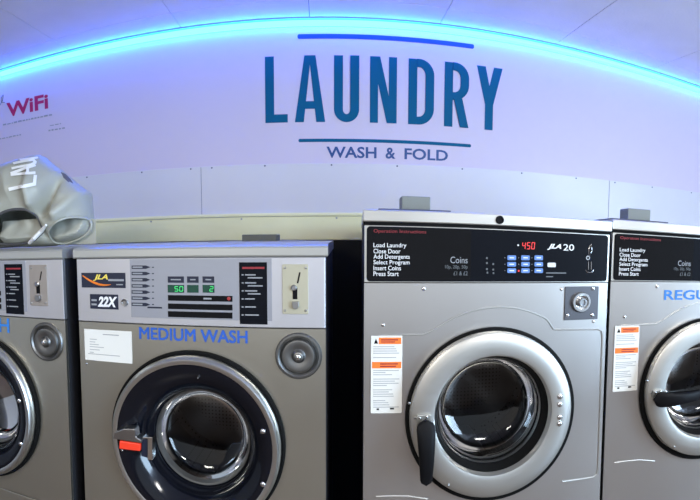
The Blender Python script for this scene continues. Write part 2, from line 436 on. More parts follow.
m = MB(); m.box(lx0+.001, lx1-.001, YF, YF+.02, .06, zseam-.0015); m.build('kick_panel', M['steelL'], WL, bevel=.002)
m = MB(); m.box(lx0+.001, lx1-.001, YF-.003, YF+.02, zl_pan+.0012, zl_bot-.001); ctrl = m.build('control_panel', M['ctrl'], WL, bevel=.002)
# lid: rolled front lip, then a top sheet that falls a little
lf = YF-.012
prof = [(lf+.002, zl_bot), (lf, zl_bot+.004), (lf, zl_top-.006), (lf+.003, zl_top-.001), (lf+.012, zl_top+.002), (lf+.045, zl_top+.0055), (YF+DEP, zl_top+.0060), (YF+DEP, zl_bot)]
m = MB(); xs = (lx0-.005, lx1+.005)
m.v = [Vector((x, y, z)) for x in xs for y, z in prof]; n = len(prof)
m.f = [tuple(range(n)), tuple(range(2*n-1, n-1, -1))] + [(i, i+n, (i+1) % n+n, (i+1) % n) for i in range(n)]
lid = m.build('lid', M['lidL'], WL)
# faint pressed lines on the lid and grey hopper box at its back
zt2 = zl_top+.0060
x0, z0 = at(244, 240, 1.9); x1, z1 = at(277.5, 234.3, 1.9)
m = MB(); m.rrect(x0, x1, zt2, z1, .003, 1.86, 1.98); hb = m.build('vent_box', M['olive'], WL, bevel=.003)
m = MB(); m.box(x0-.09, x1+.10, 1.70, 2.05, zt2, zt2+.0018); m.build('access_cover', M['lidL'], WL, bevel=.001)
# control panel fittings
yc = YF-.003
plate('membrane', (131, 258.6, 272, 319.3), M['ctrl2'], WL, yc-.0006, .0006)
b = plate('logo_badge', (82.3, 272.7, 126, 287.6), M['navy'], WL, yc-.0012, .0012)
yb = yc-.0018
ptext('lettering', 'JLA', (94, 274.3, 108.5, 280.8), M['yellow'], b, y=yb, bold=.03, shear=.3)
sw = []
for i in range(13):
    u = i/12; px = 83.5 + 28*u; py = 275.5 + 9.5*math.sin(u*pi*.62)**.9
    x, z = at(px, py); sw.append((x, yb+.0003, z))
m = MB(); m.tube(sw, [.0006+.0030*math.sin(pi*min(1, (i+1.5)/14)) for i in range(13)], 6); m.build('swoosh', M['orangelogo'], b)
m = MB(); x0, x1, z0, z1 = prect((109, 279, 124.5, 281)); m.box(x0, x1, yb, yb+.0005, z0, z1)
x0, x1, z0, z1 = prect((117, 284, 123.5, 285)); m.box(x0, x1, yb, yb+.0005, z0, z1); m.build('small_print', M['greyprint'], b)
b = plate('model_badge', (90.8, 294.2, 118.8, 308.9), M['navy'], WL, yc-.0012, .0012)
ptext('lettering', '22X', (98.5, 296.4, 118, 306.8), M['white'], b, y=yb, bold=.045, shear=.25)
m = MB()
for py in (300, 304.2):
    x0, x1, z0, z1 = prect((92.3, py-.9, 97.4, py+.9)); m.box(x0, x1, yb, yb+.0005, z0, z1)
m.build('small_print', M['greyprint'], b)
x, z = at(125.2, 302.3); m = MB(); m.lathe(x, z, [(.0105, 0), (.0105, -.004), (.009, -.006), (.006, -.0055), (.005, -.003), (.00001, -.003)], 28, yc); m.build('key_lock', M['dullchrome'], WL, smooth=True)
for py in (267.1, 273.4, 279.6, 285.8, 291.9, 298, 304.2):
    x0, x1, z0, z1 = prect((132.2, py-1.7, 146.5, py+1.7)); xt = at(151, py)[0]; zc = (z0+z1)/2
    m = MB(); m.slab([(x0, z0), (x1, z0), (xt, zc), (x1, z1), (x0, z1)], yc-.0012, yc-.0006)
    o = m.build('programme_arrow', M['navy'], WL)
    m = MB(); a, b2, c, d = prect((133.2, py-.7, 143, py+.7)); m.box(a, b2, yc-.0017, yc-.0012, c, d)
    m.build('small_print', M['greyprint'], o)
    m = MB(); a, b2, c, d = prect((152.5, py-.4, 154.5, py+.6)); m.box(a, b2, yc-.0010, yc-.0006, c, d); m.build('tick_mark', M['navy'], WL)
a = (148, 306.6, 162.5, 308.2); plate('small_print', a, M['navy'], WL, yc-.001, .0004)
for x0p, x1p in ((168.3, 184.4), (187.6, 199), (203, 214.6)):
    o = plate('heading_label', (x0p, 276.3, x1p, 282.6), M['navy'], WL, yc-.0014, .0008)
    m = MB(); a, b2, c, d = prect((x0p+3, 278.9, x1p-3, 280.1)); m.box(a, b2, yc-.0019, yc-.0014, c, d); m.build('small_print', M['greyprint'], o)
def seg7(mb, dig, x0, x1, z0, z1, y):
    T = {'0': 'abcdef', '2': 'abged', '5': 'afgcd', '4': 'fgbc', '9': 'abcdfg', '1': 'bc'}[dig]
    w, h, t = x1-x0, z1-z0, (x1-x0)*.20; zm = (z0+z1)/2; sh = .12*w/h
    R = dict(a=(x0+t*.6, x1-t*.6, z1-t, z1), d=(x0+t*.6, x1-t*.6, z0, z0+t), g=(x0+t*.6, x1-t*.6, zm-t/2, zm+t/2),
             f=(x0, x0+t, zm+t*.3, z1-t*.5), b=(x1-t, x1, zm+t*.3, z1-t*.5), e=(x0, x0+t, z0+t*.5, zm-t*.3), c=(x1-t, x1, z0+t*.5, zm-t*.3))
    for k in T:
        a, b, c, d = R[k]; q = lambda x, z: x+(z-z0)*sh
        mb.slab([(q(a, c), c), (q(b, c), c), (q(b, d), d), (q(a, d), d)], y-.0005, y)
for x0p, x1p, dg, sp in ((168.3, 184.6, '50', ((174.8, 178.6), (179.6, 183.4))), (187.6, 199, '', ()), (203, 214.8, '2', ((209.8, 213.6),))):
    o = plate('display', (x0p, 284.8, x1p, 292.5), M['green_bg'], WL, yc-.0014, .0008)
    if dg:
        m = MB()
        for d, (pa, pb) in zip(dg, sp):
            a, b2, c, e = prect((pa, 286, pb, 291.4)); seg7(m, d, a, b2, c, e, yc-.0014)
        m.build('digit', M['e_green'], o)
for k, (ya, yb_) in enumerate(((295.4, 301), (303.9, 309.5), (311.7, 317.6))):
    o = plate('indicator_bar', (168.6, ya, 232.8, yb_), M['black'], WL, yc-.0014, .0008)
    if k == 0:
        x, z = at(229.2, 298.4); m = MB(); m.dome(x, z, .0048, .002, yc-.0014, 14); m.build('red_lamp', M['e_dim'], o)
        m = MB(); a, b2, c, e = prect((204, 297.6, 212, 299.2)); m.box(a, b2, yc-.0019, yc-.0014, c, e); m.build('small_print', M['greyprint'], o)
def instr(px0, px1, ya, yb_, par):
    o = plate('instruction_panel', (px0, ya, px1, yb_), M['fascia'], par, yc-.0014, .0014)
    w = px1-px0
    m = MB(); a, b2, c, e = prect((px0+w*.10, ya+4.6, px1-w*.10, ya+6.6)); m.box(a, b2, yc-.0019, yc-.0014, c, e); m.build('heading', M['redprint'], o)
    m = MB(); rr = random.Random(3)
    for q in range(6):
        py = ya + 12.5 + q*8.0
        for s_, (u0, u1) in ((0, (.08, .15)), (0, (.20, rr.uniform(.55, .7))), (3.0, (.30, rr.uniform(.75, .9)))):
            if s_ and q > 2: continue
            a, b2, c, e = prect((px0+w*u0, py+s_-.6, px0+w*u1, py+s_+.6)); m.box(a, b2, yc-.0019, yc-.0014, c, e)
    m.build('instruction_lines', M['greyprint'], o)
    return o
instr(239.8, 267.4, 262.2, 324, WL)
def coin_plate(px0, px1, ya, yb_, par, mat):
    o = plate('coin_plate', (px0, ya, px1, yb_), M[mat], par, yc-.0025, .0025, r=.003, bevel=.0006)
    w, h = px1-px0, yb_-ya; y = yc-.0025
    f = lambda u, v: at(px0+w*u, ya+h*v)
    for u, v in ((.1, .07), (.9, .07), (.1, .93), (.9, .93)):
        x, z = f(u, v); m = MB(); m.dome(x, z, .0032, .0016, y, 10); m.build('screw', M['dullchrome'], o)
    m = MB(); (a, c), (b2, d) = f(.56, .38), f(.66, .16); m.slab([(a, c), (a+.004, c), (b2+.003, d), (b2-.001, d)], y-.0006, y); m.build('coin_slot', M['black'], o)
    m = MB(); (a, c) = f(.45, .47); m.lathe(a, c, [(.0075, 0), (.0075, -.006), (.005, -.008), (.00001, -.008)], 20, y); m.build('reject_button', M['dullchrome'], o, smooth=True)
    m = MB(); (a, c), (b2, d) = f(.40, .70), f(.58, .47); m.box(a, b2, y-.0008, y, c, d); m.build('slide_slot', M['black'], o)
    m = MB(); (a, c) = f(.52, .79)
    P = [(a+.0085*cos(t), c-.002+.011*sin(t)) for t in [pi + pi*i/12 for i in range(13)]] + [(a+.0085, c+.006), (a-.0085, c+.006)]
    m.slab(P, y-.010, y); m.build('return_cup', M['dullchrome'], o, bevel=.001)
coin_plate(282.6, 308.4, 264.2, 313.8, WL, 'brass')
# dial under the coin plate
x, z = at(298.6, 355.6)
m = MB(); m.lathe(x, z, [(.0605, 0), (.0605, -.004), (.0575, -.0075), (.053, -.008), (.048, -.004), (.046, -.001), (.044, -.004), (.041, -.009), (.037, -.010), (.026, -.0078), (.018, -.006), (.014, -.009), (.012, -.016), (.009, -.0175), (.00001, -.0175)], 56)
dial = m.build('round_dial', M['dial'], WL, smooth=True)
m = MB(); m.lathe(x, z, [(.0062, -.0172), (.0062, -.0205), (.004, -.022), (.00001, -.022)], 20); m.build('lock_barrel', M['chrome'], dial, smooth=True)
x, z = at(86.5, 363.8); m = MB(); m.dome(x, z, .0035, .002, YF, 10); m.build('screw', M['chrome'], WL)
# door
m = MB(); m.lathe(CX, CZ, [(.2465, 0), (.2465, -.010), (.242, -.014), (.236, -.012), (.236, 0)], 96); m.build('door_seal', M['rubber'], WL, smooth=True)
def doorL():
    m = MB(); m.lathe(CX, CZ, [(.215, -.008), (.158, .022, .008, -.009), (.1455, .022, .008, -.009), (.146, .010, .008, -.009), (.149, .001, .008, -.009), (.157, -.009, .007, -.008), (.172, -.024, .005, -.005), (.190, -.034, .003, -.002), (.206, -.0385), (.2165, -.0385)], 96)
    d = m.build('door', M['glossblack'], WL, smooth=True, label='glossy black ring door')
    m = MB(); m.lathe(CX, CZ, [(.236, -.008), (.237, -.022), (.2345, -.034), (.2285, -.0402), (.222, -.0405), (.2165, -.0385), (.215, -.008)], 96, closed=True); m.build('chrome_rim', M['rim'], d, smooth=True)
    m = MB(); m.lathe(CX+.008, CZ-.009, [(.146, .012), (.145, .020), (.142, .024), (.141, .034), (.1395, .040), (.1387, .050)], 96); m.build('inner_ring', M['glossblack'], d, smooth=True)
    m = MB(); m.lathe(CX+.008, CZ-.009, [(.1387, .044), (.136, .041), (.132, .042), (.130, .046), (.128, .060)], 96); m.build('glass_clamp', M['dial'], d, smooth=True)
    m = MB(); m.lathe(CX+.008, CZ-.009, [(.137, .040), (.132, .052), (.126, .075), (.117, .088), (.10, .096), (.07, .104), (.035, .109), (.00001, .110)], 72); m.build('door_window', M['glass'], d, smooth=True)
    for px, py in ((265, 426), (265, 477.5), (202, 374)):
        x, z = at(px, py); m = MB(); m.dome(x, z, .0085 if px > 250 else .003, .010, YF-.031, 16)
        m.build('bolt', M['chrome'], d, smooth=True)
    # catch at the left of the ring
    f = lambda px, py: at(px, py, YF-.058)
    x0, z0 = f(113.5, 437); x1, z1 = f(141.5, 431.5)
    P = [f(113, 438.6), f(141.5, 443), f(142, 440.5), f(136, 436.5), f(135, 429), f(124, 428.6), f(114.5, 432.4)]
    m = MB(); m.slab(P[::1], YF-.060, YF-.030); c = m.build('catch_housing', M['dullchrome'], d, bevel=.002)
    m = MB(); P = [f(118.8, 449), f(140, 451.5), f(140.5, 444), f(119.2, 440.8)]; m.slab(P, YF-.058, YF-.034); m.build('release_button', M['red'], c, bevel=.003, label='bright red release button')
    m = MB(); P = [f(140.8, 457), f(148, 459), f(148, 438), f(140.8, 441)]; m.slab(P, YF-.054, YF-.030); m.build('catch_block', M['navy'], c, bevel=.002)
    m = MB(); P = [f(147.8, 459.5), f(152.5, 460), f(152.5, 437), f(142.5, 437), f(142.5, 438.5), f(147.8, 438.5)]; m.slab(P, YF-.060, YF-.034); m.build('catch_bracket', M['chrome'], c, bevel=.001)
    x, z = f(119.5, 452.5); m = MB(); m.dome(x, z, .004, .006, YF-.038, 12); m.build('bolt', M['chrome'], c)
    return d
doorL()
def drum(root, CX, CZ, r0, mat='drum'):
    R = .255; base = YF+.10
    m = MB(); m.lathe(CX, CZ, [(r0, .018), (r0, .07), (r0+.004, .10), (R, .125), (R, .48), (R-.02, .50), (.06, .49), (.00001, .47)], 72)
    d = m.build('drum', M[mat], root, smooth=True)
    for k in range(3):
        a = 2*pi*k/3 + .6; c, q = cos(a), sin(a); m = MB(); P = []
        for (u, h) in ((-.05, 0), (-.02, .05), (.02, .05), (.05, 0)):
            rr = R-.004-h
            P.append((CX + rr*c - u*q, CZ + rr*q + u*c))
        m.slab(P, YF+.14, YF+.47); m.build('drum_lifter', M['dullchrome'], d, bevel=.006)
    m = MB(); m.lathe(CX, CZ, [(r0+.034, .019), (r0+.02, .012), (r0+.006, .014), (r0+.001, .024), (r0+.003, .05)], 72); m.build('door_gasket', M['rubber'], root, smooth=True)
    return d
drum(WL, CX, CZ, .156)
# MEDIUM WASH lettering and paper notice
m1 = ptext('lettering', 'MEDIUM WASH', (139.4, 329.6, 247, 341.6), M['blue'], WL, y=YF-.0012, fat=.0016)
paper = plate('paper_notice', (85, 330.2, 132, 361.6), M['paper'], WL, YF-.0012, .0009)
m = MB(); a, b2, c, e = prect((103, 334.3, 119, 335.3)); m.box(a, b2, YF-.0016, YF-.0012, c, e)
for q, (u0, u1) in enumerate(((90, 97), (90, 95.5), (90, 99), (90, 104), (90, 100), (90, 94), (88.5, 120))):
    a, b2, c, e = prect((u0, 338.8+q*2.6, u1, 339.5+q*2.6)); m.box(a, b2, YF-.0016, YF-.0012, c, e)
m.build('small_print', M['paper_line'], paper)

# the second one, further left: a copy with its own lettering, coin plate and no notice
off = along(-.5775) - lx1
BASE = Vector((lx0+off, YF, 0))
W1 = copy_tree(WL); W1.location = placed(BASE, ANG)
W1['label'] = 'black-doored washer at the left edge, carrying the crumpled grey bag on its lid'
kill = [c for c in W1.children if c.name.split('.')[0] in ('paper_notice', 'coin_plate', 'vent_box', 'access_cover') or c.data is m1.data]
for c in kill:
    for g in list(c.children): bpy.data.objects.remove(g)
    bpy.data.objects.remove(c)
ptext('lettering', 'MEDIUM WASH', (-88, 315, 8.8, 328), M['blue2'], W1, y=YF-.0012, fat=.0016)
coin_plate(30.6, 48.2, 264.8, 305.6, W1, 'slotplate')

# ------------------------------------------------------------------ washer with steel ring door (right pair)
ANG = radians(4)
rx0, rx1 = along(.0813), along(.6436)
zr_top = EYE+.0605; zr_lid = at(490, 227.6)[1]; zr_pan = EYE-.1145
BASE = Vector((rx0, YF, 0))
WR = thing('washing_machine', placed(BASE, ANG), 'steel JLA 20 washer, red 450 display, black handle hanging down its round door', 'washing machine', 'steel-doored washers on the right', -ANG)
RX = (at(408, 415)[0]+at(573, 415)[0])/2; RZ = (at(490, 330)[1]+at(490, 500.5)[1])/2
m = MB(); m.box(rx0, rx0+.004, YF+.014, YF+DEP, .06, zr_lid); m.box(rx1-.004, rx1, YF+.014, YF+DEP, .06, zr_lid)
m.box(rx0, rx1, YF+DEP-.004, YF+DEP, .06, zr_lid); m.box(rx0, rx1, YF+.014, YF+DEP, .06, .066)
m.build('side_casing', M['side_shade'], WR)
m = MB(); m.box(rx0+.03, rx1-.03, YF+.05, YF+DEP-.03, 0, .06); m.build('plinth', M['black'], WR)
zs = EYE-.655*YF
GR2 = .190
m = MB(); m.holed(rx0, rx1, .30, zr_pan-.0015, RX, RZ, GR2, YF, .022); m.build('front_panel', M['steelR'], WR)
m = MB(); m.box(rx0, rx1, YF, YF+.022, .06, .297); m.build('kick_panel', M['steelR'], WR, bevel=.002)
# lid
m = MB(); m.box(rx0-.004, rx1+.003, YF-.010, YF+DEP, zr_lid+.001, zr_top); m.build('lid', M['lidR'], WR, bevel=.003)
m = MB(); m.box(rx0-.002, rx1+.001, YF-.0045, YF+.02, zr_lid-.0065, zr_lid+.001); m.build('shadow_gap', M['rubber'], WR)
# black control fascia in a light edging
m = MB(); m.box(rx0, rx1, YF-.002, YF+.022, zr_pan+.0005, zr_lid-.007); m.build('fascia_surround', M['lidR'], WR, bevel=.001)
a = prect((368.5, 228.2, 608, 280.6))
z0, z1 = zr_pan+.003, zr_lid-.0095
m = MB(); m.rrect(rx0+.006, rx1-.006, z0, z1, .009, YF-.004, YF-.002); fas = m.build('control_fascia', M['fascia'], WR)
yf = YF-.004
x1_ = at(470.5, 255)[0]
m = MB(); m.rrect(rx0+.009, x1_, z0+.003, z1-.003, .006, yf-.0006, yf); inset = m.build('instruction_panel', M['fascia2'], WR)
yf2 = yf-.0012
ptext('heading', 'Operation Instructions', (373.6, 232.2, 426, 236.4), M['redprint'], inset, y=yf2)
for sx, s_, py, xe in ((373.4, 'Load Laundry', 245.4, 406.2), (373.4, 'Close Door', 251.2, 400.3), (373.4, 'Add Detergents', 256.8, 409.6), (373.4, 'Select Program', 262.4, 409.4), (373.4, 'Insert Coins', 268.0, 400.8), (373.4, 'Press Start', 273.7, 398.6)):
    ptext('lettering', s_, (sx, py-2.4, xe, py+(3.2 if s_ in ('Load Laundry', 'Add Detergents', 'Select Program') else 2.2)), M['white'], inset, y=yf2, bold=.006)
ptext('lettering', 'Coins', (450, 256.6, 467.2, 263.2), M['greyprint'], inset, y=yf2)
ptext('lettering', '10p, 20p, 50p', (444.8, 265, 467.2, 269.5), M['dimprint'], inset, y=yf2)
ptext('lettering', '£1 & £2', (453.2, 271.1, 467.2, 275.2), M['dimprint'], inset, y=yf2)
m = MB()
for d, pa in zip('450', (521.4, 526.0, 530.6)):
    a_, b_, c_, e_ = prect((pa, 242.2, pa+3.4, 249.2)); seg7(m, d, a_, b_, c_, e_, yf-.0008)
dsp = plate('display', (519.5, 240.8, 538, 250.8), M['fascia2'], fas, yf-.0008, .0008)
m.build('digit', M['e_red'], dsp)
x, z = at(517.6, 245.2); m = MB(); m.dome(x, z, .0026, .0012, yf, 12); m.build('indicator_lamp', M['white'], fas)
x, z = at(518.2, 270.8); m = MB(); m.dome(x, z, .0026, .0012, yf, 12); m.build('indicator_lamp', M['e_red'], fas)
ptext('lettering', 'JLA', (546.6, 243.9, 560.6, 250.0), M['white'], fas, y=yf2, bold=.04, shear=.35)
ptext('lettering', '20', (562.6, 244.2, 573.4, 250.6), M['white'], fas, y=yf2, bold=.005)
for ya, yb_ in ((255.3, 260.1), (261.9, 266.4), (268.2, 272.8)):
    for xa, xb in ((506.8, 515.4), (520.6, 529.0), (533.8, 542.2)):
        bt = plate('button', (xa, ya, xb, yb_), M['button'], fas, yf-.002, .002, r=.0025)
        m = MB(); a_, b_, c_, e_ = prect((xa+2, (ya+yb_)/2-.5, xb-2, (ya+yb_)/2+.5)); m.box(a_, b_, yf-.0024, yf-.002, c_, e_); m.build('button_print', M['white'], bt)
        m = MB(); x, z = at(xa-2.4, (ya+yb_)/2); m.dome(x, z, .0012, .0006, yf, 8); m.build('tick_mark', M['greyprint'], fas)
plate('button', (546.8, 262.6, 555.0, 267.0), M['whitebtn'], fas, yf-.002, .002, r=.0025, label='white button')
plate('small_print', (545.5, 272.3, 565.5, 273.5), M['dimprint'], fas, yf-.0005, .0005)
plate('small_print', (545.5, 276, 552.5, 277), M['dimprint'], fas, yf-.0005, .0005)
m = MB()
for px, py in ((486.5, 258), (486.5, 263), (486.5, 269), (492.8, 264), (492.8, 269.5), (487, 272.5), (493, 273)):
    a_, b_, c_, e_ = prect((px-.8, py-.9, px+.8, py+.9)); m.box(a_, b_, yf-.0005, yf, c_, e_)
m.build('symbol_column', M['dimprint'], fas)
# coin slot symbol
def pt3(px, py, y): x, z = at(px, py); return (x, y, z)
m = MB()
m.tube([pt3(590.2, 243.8, yf-.001), pt3(591.2, 250.5, yf-.001), pt3(588.2, 256.5, yf-.001), pt3(588.0, 249, yf-.001)], .0010, 6, closed=True)
x, z = at(587.2, 257.8); m.lathe(x, z, [(.0062, 0), (.0062, -.0012), (.0035, -.0012), (.0035, 0)], 20, yf)
m.tube([pt3(587.6, 261.5, yf-.001), pt3(587.6, 269.5, yf-.001)], .0010, 6); m.tube([pt3(590.4, 261.5, yf-.001), pt3(590.4, 269.5, yf-.001)], .0010, 6)
m.tube([pt3(584.8, 269.8, yf-.001), pt3(586.6, 272.3, yf-.001), pt3(591.0, 272.3, yf-.001), pt3(592.8, 269.8, yf-.001)], .0012, 6)
m.build('coin_slot', M['chrome'], fas)
x, z = at(498.6, 221.6); m = MB(); m.lathe(x, z, [(.0108, 0), (.0108, -.003), (.0085, -.004), (.0075, -.001), (.00001, -.001)], 28, YF-.010); m.build('lid_lock', M['black'], WR, smooth=True)
# lock plate
lp = plate('coin_box_lock', (564.4, 286.4, 597.8, 319.6), M['lockplate'], WR, YF-.003, .003, r=.002, bevel=.0006)
x, z = at(580.4, 301.8)
m = MB(); m.lathe(x, z, [(.029, 0), (.029, -.005), (.0265, -.009), (.021, -.009), (.0185, -.004), (.012, -.003)], 40, YF-.003); m.build('lock_collar', M['chrome'], lp, smooth=True)
m = MB(); m.lathe(x, z, [(.0125, 0), (.0125, -.013), (.011, -.016), (.0075, -.016), (.006, -.012), (.00001, -.012)], 28, YF-.003); m.build('lock_barrel', M['dullchrome'], lp, smooth=True)
for px, py in ((567, 315.2), (591.6, 314.8), (592.6, 288.6)):
    x, z = at(px, py); m = MB(); m.dome(x, z, .0055, .003, YF-.003, 14); m.build('bolt', M['chrome'], lp, smooth=True)
for px, py, r in ((561.4, 289.2, .0048), (593.3, 321.3, .0045), (423.8, 288.8, .0055), (382.9, 325, .0048)):
    x, z = at(px, py); m = MB(); m.dome(x, z, r, .003, YF, 14); m.build('bolt', M['chrome'], WR, smooth=True)
# raised line pressed in the front sheet
path = []
P = [(375.2, 405), (375.2, 340), (377.5, 336.0), (382, 335.2), (424, 334.2), (432, 330.5)]
path += [at(*p) for p in P]
Rr = at(496, 307)[1]-RZ-.010
q0, q1 = at(444, 320.5), at(547, 324.5)
a0, a1 = pi-math.acos((RX+.005-q0[0])/Rr), math.acos((q1[0]-RX-.005)/Rr)
for i in range(25):
    a = a0 + (a1-a0)*i/24; path.append((RX + .005 + Rr*cos(a), RZ + .010 + Rr*sin(a)))
path += [at(*p) for p in [(553.6, 329.4), (557, 329.6), (598, 329.2), (601.5, 331), (602.3, 336), (597.8, 468), (596.8, 474), (593, 477), (562, 481.5)]]
m = MB(); m.tube([(x, YF-.0004, z) for x, z in path], .0026, 8); m.build('pressed_ridge', M['lidR'], WR, smooth=True)
m = MB(); m.tube([(x, YF+.0003, z) for x, z in [at(*p) for p in [(376, 496.5), (390, 496), (408, 496), (428, 499)]]], .0022, 8); m.build('pressed_ridge', M['lidR'], WR, smooth=True)
# warning sticker
st = plate('warning_sticker', (370.8, 335.6, 402, 412.8), M['paper'], WR, YF-.0030, .0010, r=.003)
ys = YF-.0034
def strip(px, mat, name='label_band', y=ys, par=st): 
    m = MB(); a_, b_, c_, e_ = prect(px); m.box(a_, b_, y, y+.0004, c_, e_); return m.build(name, M[mat], par)
strip((378.8, 337.4, 401.2, 343.8), 'orange'); strip((372, 361.6, 401.2, 368), 'orange')
m = MB(); a_ = [at(374.0, 343.4), at(378.0, 343.4), at(376, 338.4)]; m.slab(a_, ys, ys+.0004); m.build('warning_triangle', M['black'], st)
m = MB(); rr = random.Random(5)
for q in range(30):
    py = 346.5+q*2.15
    if 359 < py < 370: continue
    if q % 5 == 4: continue
    a_, b_, c_, e_ = prect((373.2, py-.45, rr.uniform(385, 400), py+.35)); m.box(a_, b_, ys, ys+.0004, c_, e_)
m.build('small_print', M['paper_line'], st)
for rows_ in (((381, 339, 398, 340.2), (381, 341.2, 395, 342.2)), ((380, 363, 398, 364.2), (380, 365.4, 396, 366.6))):
    m = MB()
    for px in rows_:
        a_, b_, c_, e_ = prect(px); m.box(a_, b_, ys-.0003, ys, c_, e_)
    m.build('band_print', M['redprint'], st)
for px in ((376.5, 408, 379, 409.6), (390, 407.4, 394, 409)):
    strip(px, 'black', 'care_symbol')
# door
m = MB(); SR = (at(574, 415)[0]-at(407, 415)[0])/2; m.lathe(RX-.005, RZ+.007, [(SR, 0), (SR, -.010), (SR-.003, -.016), (SR-.014, -.018), (SR-.014, 0)], 96); m.build('door_seal', M['rubber'], WR, smooth=True)
dx, dz = .0, .0
YD = YF-.043
DX = (at(410, 415, YD)[0]+at(572, 415, YD)[0])/2; DZ = (at(491, 330.6, YD)[1]+at(491, 500.3, YD)[1])/2
DR = (at(572, 415, YD)[0]-at(410, 415, YD)[0])/2; IR = (at(552, 418, YD)[0]-at(437, 418, YD)[0])/2
m = MB(); m.lathe(DX, DZ, [(DR-.012, -.010), (DR-.001, -.014), (DR, -.030), (DR-.0015, -.039), (DR-.006, -.0425), (DR-.030, -.0445), (IR+.012, -.0445), (IR+.004, -.0425), (IR+.0003, -.036), (IR, -.010)], 96, closed=True)
dR = m.build('door', M['doorR'], WR, smooth=True)
m = MB(); m.lathe(DX, DZ, [(IR, -.026), (IR-.006, -.016), (IR-.010, -.004), (IR-.012, .012), (IR-.016, .018)], 96); m.build('window_seal', M['rubber'], dR, smooth=True)
m = MB(); m.lathe(DX, DZ, [(IR-.0105, .004), (IR-.013, .0015), (IR-.0155, .006)], 96); m.build('inner_ring', M['dullchrome'], dR, smooth=True)
m = MB(); m.lathe(DX, DZ, [(IR-.013, .012), (IR-.015, .030), (IR-.018, .062), (IR-.026, .080), (IR-.042, .092), (.085, .102), (.04, .108), (.00001, .110)], 72); m.build('door_window', M['glass'], dR, smooth=True)
m = MB(); m.lathe(DX, DZ, [(IR-.016, .020), (IR-.0185, .017), (IR-.021, .022)], 72); m.build('wire_ring', M['dullchrome'], dR, smooth=True)
for px, py in ((560.2, 396.8), (560.4, 404.7), (560.2, 417.4), (560, 423.8)):
    x, z = at(px, py, YF-.047); m = MB(); m.dome(x, z, .0078, .006, YF-.0440, 18); m.build('bolt', M['chrome'], dR, smooth=True)
for px, py in ((414.8, 418.3), (409.2, 403.2), (448.4, 485.8)):
    x, z = at(px, py, YF-.045); m = MB(); m.dome(x, z, .0034, .003, YF-.043, 10); m.build('bolt', M['dullchrome'], dR)
px0, pz0 = at(424.8, 424, YF-.06)
m = MB(); m.rrect(px0-.020, px0+.018, pz0-.010, pz0+.020, .006, YF-.052, YF-.046); hp = m.build('handle_plate', M['doorR'], dR, bevel=.001)
for sx in (-.012, .006):
    m = MB(); m.dome(px0+sx, pz0+.014+sx*.1, .0034, .003, YF-.052, 12); m.build('bolt', M['chrome'], hp)
def handle(name, px0, pz0, ang, par):
    """tapering lever about its pivot, pointing along ang"""
    m = MB(); L = .128; stations = []
    N = 22
    for i in range(N+1):
        u = i/N; s_ = -.024 + (L+.040)*u
        if s_ < 0: w = math.sqrt(max(0, .024**2 - s_**2))
        elif s_ > L: w = .0155*math.sqrt(max(0, 1-((s_-L)/.016)**2))
        else: w = .024 + (.0155-.024)*(s_/L)
        w = max(w, .0008)
        dep = .030*math.sin(pi*min(.98, max(.05, u)))**.5
        stations.append((s_, w, max(dep, .004), .062 + .010*math.sin(pi*u)))
    c, q = cos(ang), sin(ang); vs = []; K = 14; fs = []
    for s_, w, dep, yo in stations:
        for k in range(K):
            a = 2*pi*k/K; e = w*(abs(cos(a))**.7)*(1 if cos(a) > 0 else -1); d = dep*.5*(abs(sin(a))**.7)*(1 if sin(a) > 0 else -1)
            vs.append((px0 + s_*c - e*q, YF - yo - .006 + d, pz0 + s_*q + e*c))
    for i in range(N):
        for k in range(K): fs.append((i*K+k, i*K+(k+1) % K, (i+1)*K+(k+1) % K, (i+1)*K+k))
    fs += [tuple(range(K)), tuple(range(N*K+K-1, N*K-1, -1))]
    m.add(vs, fs); return m.build(name, M['black'], par, smooth=True)
hR = handle('door_handle', px0+.002, pz0-.010, radians(-89), dR)
drum(WR, RX, RZ, .172)
# dispenser on the lid
def dispenser(root, xa, xb, xc, xd, zt_):
    zb_ = zr_top
    m = MB(); m.box(xa, xb, 1.40, 1.66, zb_, zb_+.0075); m.box(xa-.006, xb+.006, 1.39, 1.67, zb_+.0075, zb_+.0115)
    o = m.build('dispenser_lid', M['bluegrey'], root, bevel=.002)
    m = MB(); m.box(xc, xd, 1.42, 1.50, zb_+.0115, zt_); m.build('dispenser_knob', M['box'], o, bevel=.003)
dispenser(WR, at(380.5, 209, 1.39)[0], at(449, 209, 1.39)[0], at(401.5, 203, 1.42)[0], at(430.5, 203, 1.42)[0], at(415, 198.6, 1.42)[1])

# the lid and the top of the fascia run very slightly down to the right
for o in [c for c in WR.children] + [g for c in WR.children for g in c.children]:
    if o.name.split('.')[0] in ('lid', 'shadow_gap', 'fascia_surround', 'control_fascia', 'instruction_panel', 'lid_lock', 'dispenser_lid', 'dispenser_knob', 'heading', 'side_casing'):
        for v in o.data.vertices:
            k = max(0, min(1, (v.co.z-zr_pan)/(zr_lid-zr_pan))); v.co.z += k*.0085*(1 - v.co.x/(rx1-rx0))
# the second steel one: copy, turned a little towards the camera side
W2 = copy_tree(WR); W2.location = (.652*1.245, 1.245, 0); W2.rotation_euler.z = radians(-14)
W2['label'] = 'steel washer at the right edge lettered REGULAR, its black door handle turned sideways'
for c in [c for c in W2.children if c.name.split('.')[0] == 'door']:
    for g in list(c.children):
        if g.data is hR.data: bpy.data.objects.remove(g)
    BASE = Vector((rx0, YF, 0))
    handle('door_handle', px0, pz0-.004, radians(1), c)
BASE = Vector((rx0, YF, 0))
# REGULAR WASH lettering (in the first washer's coordinates)
text('lettering', 'REGULAR', rx0+.178, rx0+.445, zr_pan-.058, zr_pan-.028, YF-.0012, M['blue2'], W2, fat=.0016)

